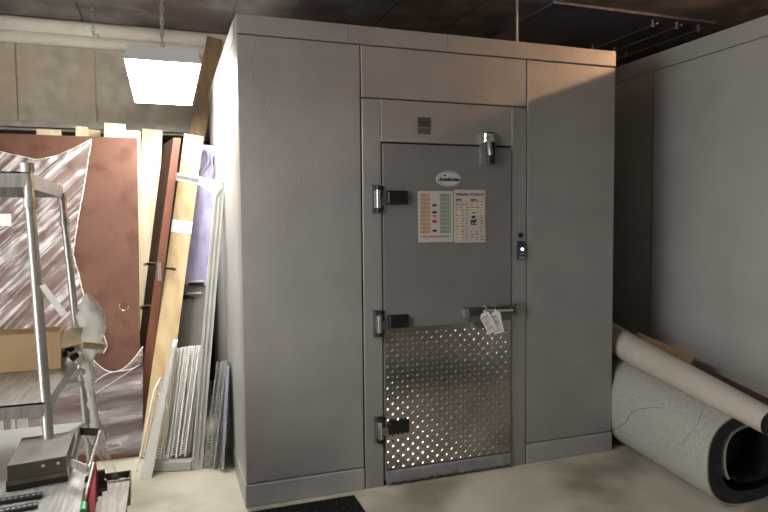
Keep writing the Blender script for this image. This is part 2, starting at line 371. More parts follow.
sw.grid(lambda u, w_: (kx0+(kx1-kx0)*u, -.019-.006*w_+.0025*math.sin(u*60)*(1-w_), .015+.073*w_ + .004*math.sin(u*90+2)*(1-w_)), 80, 4)
sw.build('door_sweep', M['gasket'], D, solid=.004)
for (pz) in (1.525, .876, .312):
    rt = MB(); rt.box(.664, .718, -.014, 0, pz-.072, pz+.072); hg = rt.build('hinge', M['hingesteel'], C, bevel=.003)
    MB().tube([(.694,-.026,pz-.046),(.694,-.026,pz+.046)], .0125, 14).build('barrel', M['chrome'], hg)
    k = MB(); k.tube([(.694,-.026,pz+.046),(.694,-.026,pz+.066)], .017, 14); k.box(.682,.728,-.018,-.012,pz+.05,pz+.066); k.build('cap', M['black'], hg)
    MB().tube([(.694,-.026,pz-.066),(.694,-.026,pz-.046)], .017, 14).build('cap', M['black'], hg)
    MB().box(.70, .76, -.022, -.012, pz-.032, pz+.012).build('strap', M['hingesteel'], hg)
    cv = MB().cbox(.742, .856, -.044, -.014, pz-.028, pz+.043, .008).build('cover', M['black'], hg, bevel=.004)
# door closer
dc = MB().cbox(1.300, 1.356, -.05, 0, 1.832, 1.882, .005).build('door_closer', M['chrome'], C)
k = MB(); k.tube([(1.318,-.045,1.86),(1.310,-.075,1.83),(1.318,-.075,1.76)], .013, 10); k.box(1.285,1.336,-.034,-.012,1.712,1.822); k.build('hook', M['steel_dull'], dc)
k = MB(); k.box(1.336,1.358,-.056,-.013,1.714,1.83); k.box(1.336,1.366,-.03,-.0,1.87,1.89); k.build('roller', M['black'], dc)
# latch handle
hd = MB(); hd.box(1.19, 1.50, -.032, -.012, .888, .932); hd.box(1.20,1.495,-.036,-.03,.922,.929); hl = hd.build('latch', M['rust'], C, bevel=.002)
M['dkchrome'] = mat('dark_chrome', (.16,.15,.15), .3, .9); hl.data.materials[0] = M['dkchrome']
k = MB(); k.box(1.172, 1.204, -.052, -.012, .884, .932); k.build('end_cap', M['steel'], hl, bevel=.004)
k = MB(); k.tube([(1.30,-.03,.92),(1.285,-.06,.915),(1.42,-.065,.912),(1.47,-.05,.908)], .008, 8); k.build('handle_bar', M['chrome'], hl)
k = MB(); k.box(1.505, 1.562, -.030, 0, .875, .938); k.box(1.538,1.564,-.036,-.03,.885,.945); k.build('strike', M['hingesteel'], hl, bevel=.003)
k = MB(); k.tube([(1.463,-.032,.91),(1.463,-.04,.91)], .009, 12); k.build('bolt', M['chrome'], hl)
# switch box
sb = MB().box(1.527, 1.570, -.022, 0, 1.185, 1.292).build('light_switch', M['bluebox'], C, bevel=.004)
k = MB(); k.tube([(1.547,-.0,1.325),(1.547,-.016,1.325)], .014, 12); k.build('screw_cap', M['black'], sb)
k = MB(); k.box(1.530,1.566,-.024,-.021,1.19,1.205); k.box(1.535,1.56,-.027,-.021,1.215,1.225); k.build('label_strip', M['gasket'], sb)
k = MB(); k.tube([(1.549,-.02,1.246),(1.549,-.030,1.246)], .008, 12); k.build('pilot_lamp', M['led'], sb)
# oval badge
b = MB(); n = 40; bx, bz = 1.102, 1.634
b.add([(bx+.076*math.cos(2*PI*i/n), -.012, bz+.043*math.sin(2*PI*i/n)) for i in range(n)]+[(bx+.073*math.cos(2*PI*i/n), -.016, bz+.040*math.sin(2*PI*i/n)) for i in range(n)],
      [(i,(i+1)%n,n+(i+1)%n,n+i) for i in range(n)]+[tuple(range(n,2*n))])
bd = b.build('name_badge', M['badge'], C)
k = MB()
for i in range(n):
    a, a2 = 2*PI*i/n, 2*PI*(i+1)/n
    k.add([(bx+.069*math.cos(a),-.0165,bz+.036*math.sin(a)),(bx+.069*math.cos(a2),-.0165,bz+.036*math.sin(a2)),(bx+.067*math.cos(a2),-.0165,bz+.034*math.sin(a2)),(bx+.067*math.cos(a),-.0165,bz+.034*math.sin(a))], [(0,1,2,3)])
M['greenink'] = mat('dark_green_ink', (.03,.045,.03), .5); M['blueink'] = mat('dark_blue_ink', (.03,.035,.055), .5)
k.build('rim_line', M['greenink'], bd)
text('lettering', 'Ameri', .030, M['greenink'], bd, bx-.031, bz-.003, -.0172, .2, .0009, .85)
text('lettering', 'kooler', .030, M['blueink'], bd, bx+.027, bz-.003, -.0172, .2, .0009, .85)
k = MB(); k.add([(bx-.026+.007*math.cos(a), -.0172, bz+.018+.005*math.sin(a)) for a in [2*PI*i/10 for i in range(10)]], [tuple(range(10))]); k.build('emblem', M['ink'], bd)

# ---------------------------------------------------------------- posters
r = thing('chart_poster', 'left food chart on the cooler door with orange and green columns', 'poster', (.92,-.013,1.294), 'charts taped on the door')
px0, px1, pz0, pz1 = .921, 1.125, 1.296, 1.568
MB().box(px0, px1, -.0145, -.0125, pz0, pz1).build('sheet', M['poster'], r)
o_ = MB(); g_ = MB(); bl = MB(); bl2 = MB()
n = 10; zz0 = pz0+.045; dz = (pz1-.012-zz0)/n
for i in range(n):
    a, b2 = zz0+i*dz+.0012, zz0+(i+1)*dz-.0012
    o_.box(px0+.012, px0+.070, -.0152, -.0144, a, b2); g_.box(px1-.078, px1-.014, -.0152, -.0144, a, b2)
    for q in range(2):
        w1 = random.uniform(.5, .95)
        bl.box(px0+.016, px0+.016+.05*w1, -.0156, -.0151, a+.006+q*.008, a+.0085+q*.008)
        bl2.box(px1-.073, px1-.073+.054*w1, -.0156, -.0151, a+.006+q*.008, a+.0085+q*.008)
o_.build('orange_column', M['orange'], r); g_.build('green_column', M['green'], r)
M['softink'] = mat('faded_ink', (.22,.16,.12), .6); bl.build('small_print', M['softink'], r); bl2.build('small_print', M['softink'], r)
def blob(mb, cx_, cz_, rx, rz, y, seed):
    random.seed(seed); m_ = 14
    mb.add([(cx_+rx*math.cos(2*PI*i/m_)*random.uniform(.75,1.1), y, cz_+rz*math.sin(2*PI*i/m_)*random.uniform(.7,1.1)) for i in range(m_)], [tuple(range(m_))])
im = MB(); mid = px0+.094
for q, sd in ((0.71, 1), (0.57, 2), (.135+.07, 5)):
    im = MB(); blob(im, mid, pz0+.27*q+.005, .016, .008, -.0153, sd); im.build('dark_picture', M['ink'], r)
im = MB(); blob(im, mid, pz0+.27*.41, .018, .009, -.0153, 8); blob(im, mid, pz0+.27*.52, .012, .005, -.0153, 9); im.build('red_picture', M['redprint'], r)
text('heading', 'SAFE COOKING TEMPERATURES', .011, M['softink'], r, (px0+px1)/2, pz0+.03, -.0153, 0, .0002)

r = thing('chart_poster', 'right cream chart on the cooler door with black animal silhouettes', 'poster', (1.132,-.013,1.286), 'charts taped on the door')
px0, px1, pz0, pz1 = 1.131, 1.321, 1.290, 1.576
MB().box(px0, px1, -.0145, -.0125, pz0, pz1).build('sheet', M['poster'], r)
text('heading', 'FREEZER STORAGE', .0195, M['ink'], r, (px0+px1)/2, pz1-.026, -.0153, 0, .0003)
cp = MB(); sp = MB(); rp = MB(); random.seed(4)
cp.box(px0+.006, px0+.05, -.0150, -.0144, pz0+.008, pz0+.17); cp.box(px0+.098, px1-.006, -.0150, -.0144, pz0+.15, pz0+.225)
for cidx in range(6):
    for q in range(15):
        if 4 <= q <= 9 and cidx in (3, 4): continue
        a = px0+.009+cidx*.030; zz = pz0+.012+q*.0148
        tgt = rp if random.random() < .25 else sp
        tgt.box(a, a+random.uniform(.008,.024), -.0156, -.0150, zz, zz+random.choice((.003,.004,.006)))
cp.build('cream_block', M['cream_print'], r); sp.build('small_print', M['softink'], r)
M['pinkprint'] = mat('dull_red_print', (.36,.13,.13), .6); rp.build('red_print', M['pinkprint'], r)
hd = MB(); hd.box(px0+.01,px0+.045,-.0157,-.015,pz1-.058,pz1-.050); hd.box(px0+.10,px0+.135,-.0157,-.015,pz1-.058,pz1-.050)
hd.box(px0+.10,px0+.135,-.0157,-.015,pz0+.096,pz0+.102); hd.build('bold_line', M['ink'], r)
an = MB(); ax = px0+.118
def poly(mb, pts, sx, cx_, cz_, y): mb.add([(cx_+a*sx, y, cz_+b*sx) for a, b in pts], [tuple(range(len(pts)))])
poly(an, [(-1,.3),(-.6,0),(-.2,-.5),(0,-1),(.1,-.5),(.6,0),(.9,.6),(.3,.4),(-.2,.7),(-.5,.9),(-.7,.5)], .009, ax, pz0+.160, -.0155)
poly(an, [(-1.2,-.1),(-1,-.5),(-.4,-.7),(-.3,-1),(.2,-1),(.3,-.6),(.9,-.1),(1.2,.8),(.6,.4),(0,.4),(-.6,.5)], .012, ax, pz0+.140, -.0155)
poly(an, [(-1.3,.1),(-1.1,-.2),(-1,-1),(-.75,-1),(-.7,-.35),(.2,-.35),(.3,-1),(.55,-1),(.6,-.2),(.9,.3),(1.3,.5),(1.1,.9),(.6,.75),(-.2,.6),(-1,.6)], .017, ax, pz0+.113, -.0155)
an.build('animal_silhouettes', M['ink'], r)

# two paper tags tied to the latch
def paper_tag(cx_, cz_, ang, y, label, seed):
    w_, h_ = .031, .062
    r = thing('paper_tag', label, 'tag', (cx_, y, cz_), 'tags tied to the door latch')
    ca, sa = math.cos(ang), math.sin(ang)
    Q = lambda a, b, d=0: (cx_+a*ca+b*sa, y-d, cz_-a*sa+b*ca)
    pts = [(-w_,-h_),(w_,-h_),(w_,h_*.72),(w_*.55,h_),(-w_*.55,h_),(-w_,h_*.72)]
    MB().add([Q(a,b) for a,b in pts]+[Q(a,b,.0012) for a,b in pts], [tuple(range(6)),tuple(range(11,5,-1))]+[(i,(i+1)%6,6+(i+1)%6,6+i) for i in range(6)]).build('card', M['paper'], r)
    tx = MB(); random.seed(seed)
    for i in range(8):
        b = h_*.55-i*h_*.19; wd = random.uniform(.5,.85)*w_; th = .0026 if i % 3 else .0045
        tx.add([Q(-w_*.8,b,.0016),Q(-w_*.8+wd*1.7,b,.0016),Q(-w_*.8+wd*1.7,b+th,.0016),Q(-w_*.8,b+th,.0016)], [(0,1,2,3)])
    tx.build('small_print', M['ink'], r)
    MB().tube([Q(0,h_*.85,.002), (cx_-.01, y+.0, .935), (cx_-.022, y+.02, .945)], .0015, 5).build('string', M['paper'], r)
paper_tag(1.362, .850, -.22, -.070, 'white printed paper tag on the door latch, behind its twin', 3)
paper_tag(1.305, .855, -.52, -.078, 'white printed paper tag on the door latch, tilted and in front', 6)

# ================================================ right-hand cooler unit
XW = 2.85
zt = 1.4094+.3526*(XW+.3449); zse = 1.4094+.317*(XW+.3449); yj = at(652, 200, x=XW).y
Cr = thing('walk_in_freezer', 'second grey walk-in unit along the right edge of the photo', 'cooler', (XW, 0, 0))
MB().box(XW+.012, 4.9, -3.5, 2.0, .002, zt-.02).build('core', M['seam'], Cr)
for y0, y1 in ((yj-1.17+.002, yj-.002), (yj+.002, 2.0), (-2.35+yj, yj-1.172), (-3.5, yj-2.352)):
    MB().box(XW, XW+.1, y0, y1, .11, zse-.003).build('side_panel', M['panel_pale'], Cr)
MB().box(XW-.004, XW+.1, -3.5, 2.0, zse+.002, zt).build('top_trim', M['panel_pale'], Cr)
MB().box(XW-.004, XW+.1, -3.5, 2.0, 0, .107).build('skirting', M['skirt'], Cr)
MB().box(XW+.1, 4.9, -3.5, 2.0, zt-.02, zt-.002).build('roof', M['lowbounce'], Cr)
MB().box(XW-.004, XW+0.0, yj-.006, yj+.006, .2, zse-.06).build('joint_bead', M['chain'], Cr)

# rolls in the gap -------------------------------------------------------
R0 = thing('insulation_roll', 'large speckled off-white roll with a dark open end on the floor at right', 'roll', (2.45, -.4, 0))
def axis(t):   # t 0 far .. 1 near
    y = .45-1.28*t; return y, 2.545-.20*t, .292-.062*t, .28-.0*t
def rc(t, a, k=1.0):   # cross-section
    y, cx_, b, aa = axis(t); e = 2/(3.2-.55*t)
    ca, sa = math.cos(a), math.sin(a)
    return V((cx_+aa*k*math.copysign(abs(ca)**e, ca), y, b+b*k*math.copysign(abs(sa)**e, sa)))
MB().grid(lambda u, v_: rc(v_, 2*PI*u), 72, 24).build('outer_wrap', M['carpet'], R0)
MB().grid(lambda u, v_: rc(v_, 2*PI*u, .965), 72, 24).build('lining', M['darkfoam'], R0)
e_ = MB(); e_.grid(lambda u, v_: rc(1, 2*PI*u, 1-.035*v_), 72, 1); e_.build('rim', M['carpet'], R0)
# dark foam ring and inner turn
MB().grid(lambda u, v_: rc(1, 2*PI*u, .965-.23*v_)+V((.03*v_,.004+.01*v_,0)), 72, 2).build('foam_ring', M['darkfoam'], R0)
it = MB(); it.grid(lambda u, v_: rc(1-.5*v_, .30*PI+.90*PI*u, .70-.06*u)+V((.04,.02,.0)), 60, 6); it.build('inner_turn', M['carpet'], R0, solid=.012)
it = MB(); it.grid(lambda u, v_: rc(1-.5*v_, .25*PI+2*PI*u, .60)+V((.05,.03,0)), 60, 6); it.build('inner_lining', M['darkfoam'], R0)
e_ = MB(); e_.add([rc(.85, 2*PI*i/40, .57)+V((.02,.03,0)) for i in range(40)], [tuple(range(40))]); e_.build('core_plug', M['darkfoam'], R0)
sm = MB(); sm.tube([rc(.30+.42*(i/30)**1.0, PI+.62-1.15*(i/30)**.8, 1.0) for i in range(31)], .0022, 5)
sm.tube([rc(.86+.05*math.sin(PI*i/24), PI*.62+1.15*i/24*1.0, 1.0) for i in range(25)], .0016, 5)
sm.build('seam_line', M['greydoor'], R0)

P0, P1 = at(630, 348.5, y=-.0), at(768, 421, y=-1.0)
dd = (P1-P0)
pts = [P0-dd*.33+V((.035,0,0)), P0, P0+dd*.5, P1, P1+dd*.02]
rs = [.088, .086, .075, .062, .062]
R1 = thing('backing_roll', 'narrow cream roll lying on top of the big speckled roll', 'roll', (P0.x, P0.y, P0.z-.09))
MB().tube(pts, rs, 28, cap=False).build('wrap', M['cream'], R1)
MB().tube(pts, [a*.88 for a in rs], 28, cap=True).build('lining', M['darkfoam'], R1)
q0, q1 = at(634, 339, y=.16), at(691, 364, y=-.25)
o = MB().beam(q0, q1, .10, (.35, 0, .5), .016).build('brown_board', M['cardb2'])
tag(o, 'brown board strip lying behind the narrow cream roll', 'board')
q0, q1 = at(690, 368, y=-.25), at(766, 408, y=-.84)
o = MB().beam(q0+V((.04,0,.0)), q1+V((.05,0,.0)), .05, (.5, 0, .3), .02).build('dark_batten', M['rust'])
tag(o, 'thin dark batten lying between the cream roll and the right-hand unit', 'batten')

# black mat --------------------------------------------------------------
def make_mat(mx0, mx1, my0, my1, label):
    mt = MB(); mt.box(mx0, mx1, my0, my1, 0, .004)
    nx, ny = round((mx1-mx0)/.03), round((my1-my0)/.03)
    for i in range(nx+1):
        xx = mx0+(mx1-mx0)*i/nx; mt.box(xx-.007, xx+.007, my0, my1, .004, .012)
    for i in range(ny+1):
        yy = my0+(my1-my0)*i/ny; mt.box(mx0-.007, mx1+.007, yy-.007, yy+.007, .004, .012)
    return tag(mt.build('floor_mat', M['rubber']), label, 'mat', 'black rubber mats')
cTR = at(353, 498, z=0)
make_mat(cTR.x-.60, cTR.x, cTR.y-.9, cTR.y, 'black perforated rubber mat on the floor before the cooler')
make_mat(.85, 2.45, -2.55, -1.75, 'second, wider black mat, added out of view to be mirrored as a dark band in the tread plate')  # unseen, added to darken the reflection in the kick plate
# ============================================== stored boards at the left
def lean(name, m, pxb, yb, pxt, pyt, yt, w_, th, label, cat, group=None, zb_=0.0, wdir=(1,0,0)):
    b = V((atx(pxb, yb, zb_), yb, zb_)); t = at(pxt, pyt, y=yt)
    o = MB().beam(b+V((0,0,th*.02)), t, w_, wdir, th).build(name, m, bevel=.002)
    return tag(o, label, cat, group) if label else o
# brown laminate panel
BP = thing('laminate_sheet', 'wide reddish-brown laminate panel leaning half under clear film', 'panel', (-1.2, .92, 0))
tr = at(137, 138, y=1.25); bxr = atx(141.5, .92, 0)
th = .035
bp = MB(); xl = -2.35
bp.hexa([(xl,.92,0),(bxr,.92,0),(bxr,.92+th,0),(xl,.92+th,0)], [(xl,1.25,tr.z),(tr.x,1.25,tr.z),(tr.x,1.25+th,tr.z),(xl,1.25+th,tr.z)])
bp.build('board', M['brown'], BP, bevel=.002)
def onp(px, py, off=0):       # point on the leaning panel's front face
    z = 1.0
    for _ in range(6):
        y = .92+.33*z/tr.z; z = at(px, py, y=y).z
    p = at(px, py, y=y); return V((p.x, p.y-off, p.z))
q = onp(124, 306)
h = MB(); h.tube([(q.x, q.y-.001, q.z), (q.x, q.y+.004, q.z)], .026, 20); h.build('hole', M['mahog'], BP)
h = MB(); h.tube([V((q.x+.026*math.cos(a), q.y-.003, q.z+.026*math.sin(a))) for a in [2.6+3.6*i/16 for i in range(17)]], .0025, 6); h.build('hole_ring', M['chrome'], BP)
# boards behind the panel: only their sawn tops show
blocks = [(49,130,.145,'first pale board end from the left above the brown panel'),(82,127,.075,'narrow tilted pale board end above the brown panel'),
          (91,130,.12,'low pale board end beside the narrow tilted one'),(115,124,.135,'tallest square pale board end above the brown panel'),(133,131,.10,'pale board end at the right corner of the brown panel')]
for i, (a, b, w_, lab) in enumerate(blocks):
    yt = 1.62+.07*(i % 3)
    lean('timber_board', M['pine'], a-4, 1.36+.07*(i%3), a, b, yt, w_, .035, lab, 'board', 'pale boards standing behind the brown panel')
lean('pine_plank', M['pine'], 137, 1.50, 152.5, 130, 1.84, .140, .03, 'tall pale pine plank leaning just right of the brown panel', 'plank')
# door stored on end, seen from its edge
DR = thing('stored_door', 'dark mahogany door stored upright, seen from its edge', 'door', (atx(137,1.0,0), 1.0, 0))
yb, yt = 1.0, 1.22
zt_ = at(177, 138, y=yt).z
def dcorner(px, y, z): return V((atx(px, y, z), y, z))
dp = .36
FLb, FRb = dcorner(131.5, yb, 0), dcorner(141, yb, 0)
FLt, FRt = dcorner(173.5, yt, zt_), dcorner(181, yt, zt_)
BLb, BRb = dcorner(127, yb+dp, 0), V((0,0,0)); BLt = dcorner(163.5, yt+dp, zt_)
BRb = BLb+(FRb-FLb); BRt = BLt+(FRt-FLt)
MB().hexa([FLb,FRb,BRb,BLb], [FLt,FRt,BRt,BLt]).build('slab', M['darkdoor'], DR)
ed = V((0,-.004,0)); 
MB().hexa([FLb+ed,FRb+ed,FRb,FLb], [FLt+ed,FRt+ed,FRt,FLt]).build('edge_strip', M['mahog'], DR)
f = (268-138)/(452-138); q = FLt.lerp(FLb, f)
k = MB(); q1 = q+V((-.02,.10,0)); k.tube([q1+V((.02,0,0)), q1+V((-.045,-.02,0)), q1+V((-.05,-.09,.0))], .010, 8); k.build('handle', M['chrome'], DR)
k = MB(); q2 = FRt.lerp(FRb, f+.015); k.tube([q2+V((-.01,.05,0)), q2+V((.03,.04,0)), q2+V((.065,.0,-.006))], .008, 8); k.build('handle', M['dkchrome'], DR)
k = MB(); q3 = (FLt.lerp(FLb, f+.03)+FRt.lerp(FRb, f+.03))/2; k.box(q3.x-.011,q3.x+.011,q3.y-.009,q3.y,q3.z-.07,q3.z+.07); k.build('latch_plate', M['steel_dull'], DR)
k = MB(); q4 = FLt.lerp(FLb, (312-138)/(452-138))+V((-.01,.10,0)); k.tube([q4, q4+V((-.05,-.03,0))], .014, 10); k.build('deadbolt', M['chrome'], DR)
# honey pine plank with tape
PL = thing('taped_plank', 'honey-coloured plank with a white tape band leaning beside the dark door', 'plank', (atx(150,.86,0), .86, 0))
pb = V((atx(151, .88, 0), .88, 0)); pt_ = at(194, 136, y=1.5)
MB().beam(pb+V((0,0,.001)), pt_, .128, (1,0,0), .035).build('board', M['pine2'], PL, bevel=.002)
f = 1-(229-136)/(462-136)*.93
c0, c1 = pb.lerp(pt_, .665), pb.lerp(pt_, .705)
MB().beam(c0, c1, .131, (1,0,0), .039).build('tape', M['paper'], PL)
c0, c1 = pb.lerp(pt_, .90), pb.lerp(pt_, 1.001)
M['pinelight'] = noisy('fresh_pine', (.78,.62,.38), (.86,.74,.5), 3, .7, stretch=(9,9,.7))
# old timber
lean('old_timber', M['oldwood'], 146, 1.58, 214.5, 39, 2.02, .115, .05, 'old brown timber leaning up past the light fixture to the white pipes', 'timber')
# grey panel in lavender film
GP = thing('wrapped_panel', 'grey panel in lavender protective film behind the white frame', 'panel', (atx(180,1.3,0), 1.3, 0))
gb, gt = V((atx(176,1.22,0),1.22,0)), at(207,146,y=1.62)
MB().beam(gb+V((0,0,.001)), gt, .20, (1,0,0), .04).build('panel_body', M['greydoor'], GP)
f0 = .50
MB().beam(gb.lerp(gt,f0)+V((.0,0,0)), gt, .206, (1,0,0), .046).build('protective_film', M['lavender'], GP)
q = gb.lerp(gt, f0-.01)
q = at(196, 283, y=q.y-.04)
MB().box(q.x-.05,q.x+.05,q.y-.01,q.y+.01,q.z-.016,q.z+.005).build('handle', M['black'], GP)
MB().box(q.x-.05,q.x+.05,q.y-.012,q.y+.01,q.z+.006,q.z+.018).build('trim_strip', M['whitemetal'], GP)
q = at(188, 296, y=q.y)
k = MB(); k.box(q.x-.035,q.x+.0,q.y-.02,q.y+.01,q.z-.02,q.z+.01); k.tube([(q.x,q.y-.01,q.z),(q.x+.04,q.y-.015,q.z-.015)], .008, 8); k.build('latch', M['black'], GP)
MB().box(q.x-.01,q.x+.09,q.y-.012,q.y+.01,q.z+.012,q.z+.022).build('trim_strip', M['whitemetal'], GP)
# lavender bundle higher up
s_ = at(212, 148, y=1.55)
fb = MB(); fb.grid(lambda u, v_: V((s_.x-.01+(u-.5)*(.16-.11*math.sin(PI*min(1,v_*1.6))), s_.y+.02*math.sin(u*14+v_*5), s_.z-.02-.22*v_)), 14, 14)
o = fb.build('film_scrap', M['lavender'], solid=.003); tag(o, 'small pinched scrap of lavender film above the white frame', 'film')

# white metal frame -------------------------------------------------------
FR = thing('metal_surround', 'tall white metal frame leaning on the side of the cooler', 'frame', (-.33, .6, 0))
sb_ = V((atx(196.5, .60, .02), .60, .0)); st_ = V((atx(219.5, .86, 1.75), .86, 0)); st_.z = at(219.5, 183, y=.86).z
ln = MB()
ln.beam(sb_, st_, .060, (1,0,0), .03); ln.build('stile', M['stile'], FR, bevel=.002)
k = MB(); k.beam(sb_+V((-.022,-.02,.03)), st_+V((-.022,-.02,0)), .012, (1,0,0), .012); k.beam(sb_+V((.006,-.02,.03)), st_+V((.006,-.02,0)), .005, (1,0,0), .010); k.build('bead', M['dullwhite'], FR)
tl, trr = at(177.5, 177, y=1.15), st_+V((.02,0,-.02))
k = MB(); k.beam(tl, trr, .045, (0,0,1), .03); k.build('top_rail', M['gasket'], FR, bevel=.002)
k = MB(); k.beam(tl+V((0,-.02,.018)), trr+V((0,-.02,.018)), .016, (0,0,1), .01); k.beam(tl+V((0,-.02,-.018)), trr+V((0,-.02,-.018)), .012, (0,0,1), .01); k.build('top_bead', M['dullwhite'], FR)
q0, q1 = V((atx(149,.67,.03),.67,.028)), V((atx(192,.60,.03),.60,.028))
k = MB(); k.beam(q0, q1, .05, (0,0,1), .06); k.build('bottom_rail', M['dullwhite'], FR, bevel=.002)
q = [at(200,176,y=.93), at(222,187,y=.82), at(216,195,y=.82), at(199,184,y=.90)]
k = MB(); k.add([a for a in q]+[a+V((0,.004,0)) for a in q], [(0,1,2,3),(7,6,5,4),(0,4,5,1),(1,5,6,2),(2,6,7,3),(3,7,4,0)]); k.build('corner_plate', M['paper'], FR)

# wire racks ---------------------------------------------------------------
def make_rack(name, m, label, group, W, Hh, nw):
    """upright wire rack: local x = depth along the floor, z = up"""
    r = thing(name, label, 'rack', (0,0,0), group)
    f = MB(); e = .0045
    for zz in (0, Hh): f.tube([(0,0,zz),(W,0,zz)], e, 6)
    for xx in (0, W): f.tube([(xx,0,0),(xx,0,Hh)], e, 6)
    for xx in (W*.33, W*.66): f.tube([(xx,.006,0),(xx,.006,Hh)], e*.8, 6)
    f.tube([(0,.028,.0),(0,.028,Hh)], e*.8, 6); f.tube([(W,.028,0),(W,.028,Hh)], e*.8, 6)
    f.build('rim', m, r)
    w_ = MB()
    for i in range(1, nw): w_.tube([(0,.028,Hh*i/nw),(0,0,Hh*i/nw),(W,0,Hh*i/nw),(W,.028,Hh*i/nw)], .0026, 4)
    w_.build('wires', m, r)
    return r
def place(r, pb, pt, back, W):
    """foot at pb, top at pt, running away from the viewer towards 'back'"""
    zax = (V(pt)-V(pb)).normalized(); xax = V(back); xax = (xax-zax*xax.dot(zax)).normalized(); yax = zax.cross(xax)
    r.matrix_world = Matrix.Translation(V(pb)) @ Matrix((xax, yax, zax)).transposed().to_4x4()
rk = None
specs = [(160,178,351,.64,.0),(168,181,356,.60,.05),(176,189,353,.61,.1),(185,198,358,.60,.15)]
labs = ['leftmost white wire rack in the row standing in the white frame','second white wire rack from the left in the white frame','third white wire rack from the left in the white frame','rightmost white wire rack beside the stile of the white frame']
for i, (pb_, pt2, pyt, Hh, off) in enumerate(specs):
    if rk is None:
        rk = make_rack('wire_rack', M['whitewire'], labs[0], 'white wire racks', .36, .63, 44); r = rk
    else: r = copy_tree(rk); r['label'] = labs[i]
    yb_ = .66; b_ = V((atx(pb_, yb_, .06), yb_, .060)); t_ = at(pt2, pyt, y=.74)
    place(r, b_, t_, (atx(pb_+15, yb_+.36, .06)-b_.x, .36, 0), .36)
rg = None
specs = [(209,221,371,.58),(214,227,352,.54)]
labs = ['chrome wire rack leaning outermost right of the white frame','taller chrome wire rack leaning against the cooler side']
for i, (pb_, pt2, pyt, yb_) in enumerate(specs):
    if rg is None: rg = make_rack('chrome_rack', M['steel'], labs[0], 'chrome wire racks', .30, .60, 40); r = rg
    else: r = copy_tree(rg); r['label'] = labs[1]
    b_ = V((atx(pb_, yb_, .01), yb_, .008)); t_ = at(pt2, pyt, y=yb_+.08)
    place(r, b_, t_, (atx(pb_+13, yb_+.30, .01)-b_.x, .30, 0), .30)
# lavender sheet and white shelf by the cooler
b_, t_ = V((atx(224,.62,0),.62,0)), at(228, 356, y=.70)
o = MB().beam(b_+V((-.02,.0,.002)), t_+V((-.015,0,-.05)), .30, (0,1,0), .012).build('film_wrapped_sheet', M['palelav']); tag(o, 'thin lavender-filmed sheet standing against the cooler side on the floor', 'sheet')
# white strip panel in front of the racks
b_, t_ = V((atx(145.5,.55,0),.55,0)), at(173.5, 346, y=.66)
WS = MB(); n_ = 10
WS.hexa([b_+V((-.032,0,.001)), b_+V((.032,-.01,.001)), b_+V((.045,.25,.001)), b_+V((-.02,.25,.001))], [t_+V((-.006,0,0)), t_+V((.008,0,-.01)), t_+V((.03,.2,0)), t_+V((0,.2,0))])
tag(WS.build('white_sheet', M['whitesheet'], bevel=.002), 'narrow white sheet leaning in front of the white wire racks', 'sheet')
b_ = V((atx(136.5,.66,0),.66,.004)); t_ = at(154.5, 389, y=.66)
k = MB(); k.tube([b_, t_, at(163,399,y=.62), at(169,410,y=.62)], .005, 6); k.tube([t_, t_+V((.03,.18,.02)), b_+V((.03,.22,0))], .005, 6)
tag(k.build('wire_bracket', M['whitewire']), 'thin white wire bracket standing left of the narrow white sheet', 'bracket')

# ==================================================== clear film on panel
FM = thing('stretch_film', 'clear crinkled stretch film draped over the left half of the brown panel', 'film', (-1.4,.9,0))
edge = [(140,92.5),(165,88),(190,84),(215,79),(250,74),(272,80),(300,86),(328,103),(345,108),(352,104)]
def ex(py):
    for (a, b), (c_, d_) in zip(edge, edge[1:]):
        if py <= c_: return b+(d_-b)*(py-a)/(c_-a)
    return edge[-1][1]
def topy(px):       # drape line across the top
    if px < 36: return 152+ (px/36)*8 if px > 0 else 152
    t = (px-36)/56; return 160-20*t**1.6
def filmpt(u, v_):
    # u 0 left .. 1 right; v 0 top .. 1 bottom
    py_e = 140+(352-140)*v_; xe = ex(py_e); xl_ = -70
    px = xl_+(xe-xl_)*u; ty = topy(min(px, 92)); py = ty+(352-ty)*v_
    fold = .028*math.sin((px*.8+py*1.1)*.20+1.5*noise.noise(V((px*.03,py*.03,0)))*3)*(.3+.7*u*(1-u)*4)+.012*noise.noise(V((px*.11,py*.11,3)))
    return onp(px, py, .045+fold)
MB().grid(filmpt, 90, 90).build('upper_sheet', M['film'], FM)
k = MB(); k.tube([filmpt(1, i/60)+V((0,-.004,0)) for i in range(61)], [.0015+.003*abs(math.sin(i*1.3)) for i in range(61)], 5); k.tube([filmpt(i/60, 0)+V((0,-.004,0)) for i in range(61)], .002, 5)
k.build('rolled_edge', M['foam'], FM)
def lowpt(u, v_):
    px = -70+213*u; ty = 352+24*max(0, math.sin(PI*min(1,max(0,(px-85)/58))))-6*u; by = 452
    py = ty+(by-ty)*v_
    return onp(px, py, .03+.014*math.sin(py*.22+px*.03)+.01*noise.noise(V((px*.06,py*.1,1))))
MB().grid(lowpt, 60, 40).build('lower_sheet', M['film_low'], FM)
k = MB(); k.tube([lowpt(.6+.4*i/40, 0) for i in range(41)], .004, 5)
k.tube([onp(88+52*i/10, 388-30*i/10-5*math.sin(i*.5), .05) for i in range(11)], .003, 5); k.tube([onp(95+45*i/10, 392-29*i/10, .05) for i in range(11)], .002, 5)
k.build('fold', M['foam'], FM)
q = onp(4, 220, .085); o = MB().box(q.x-.12,q.x+.055,q.y-.002,q.y,q.z-.035,q.z+.035).build('shipping_label', M['paper'], FM)

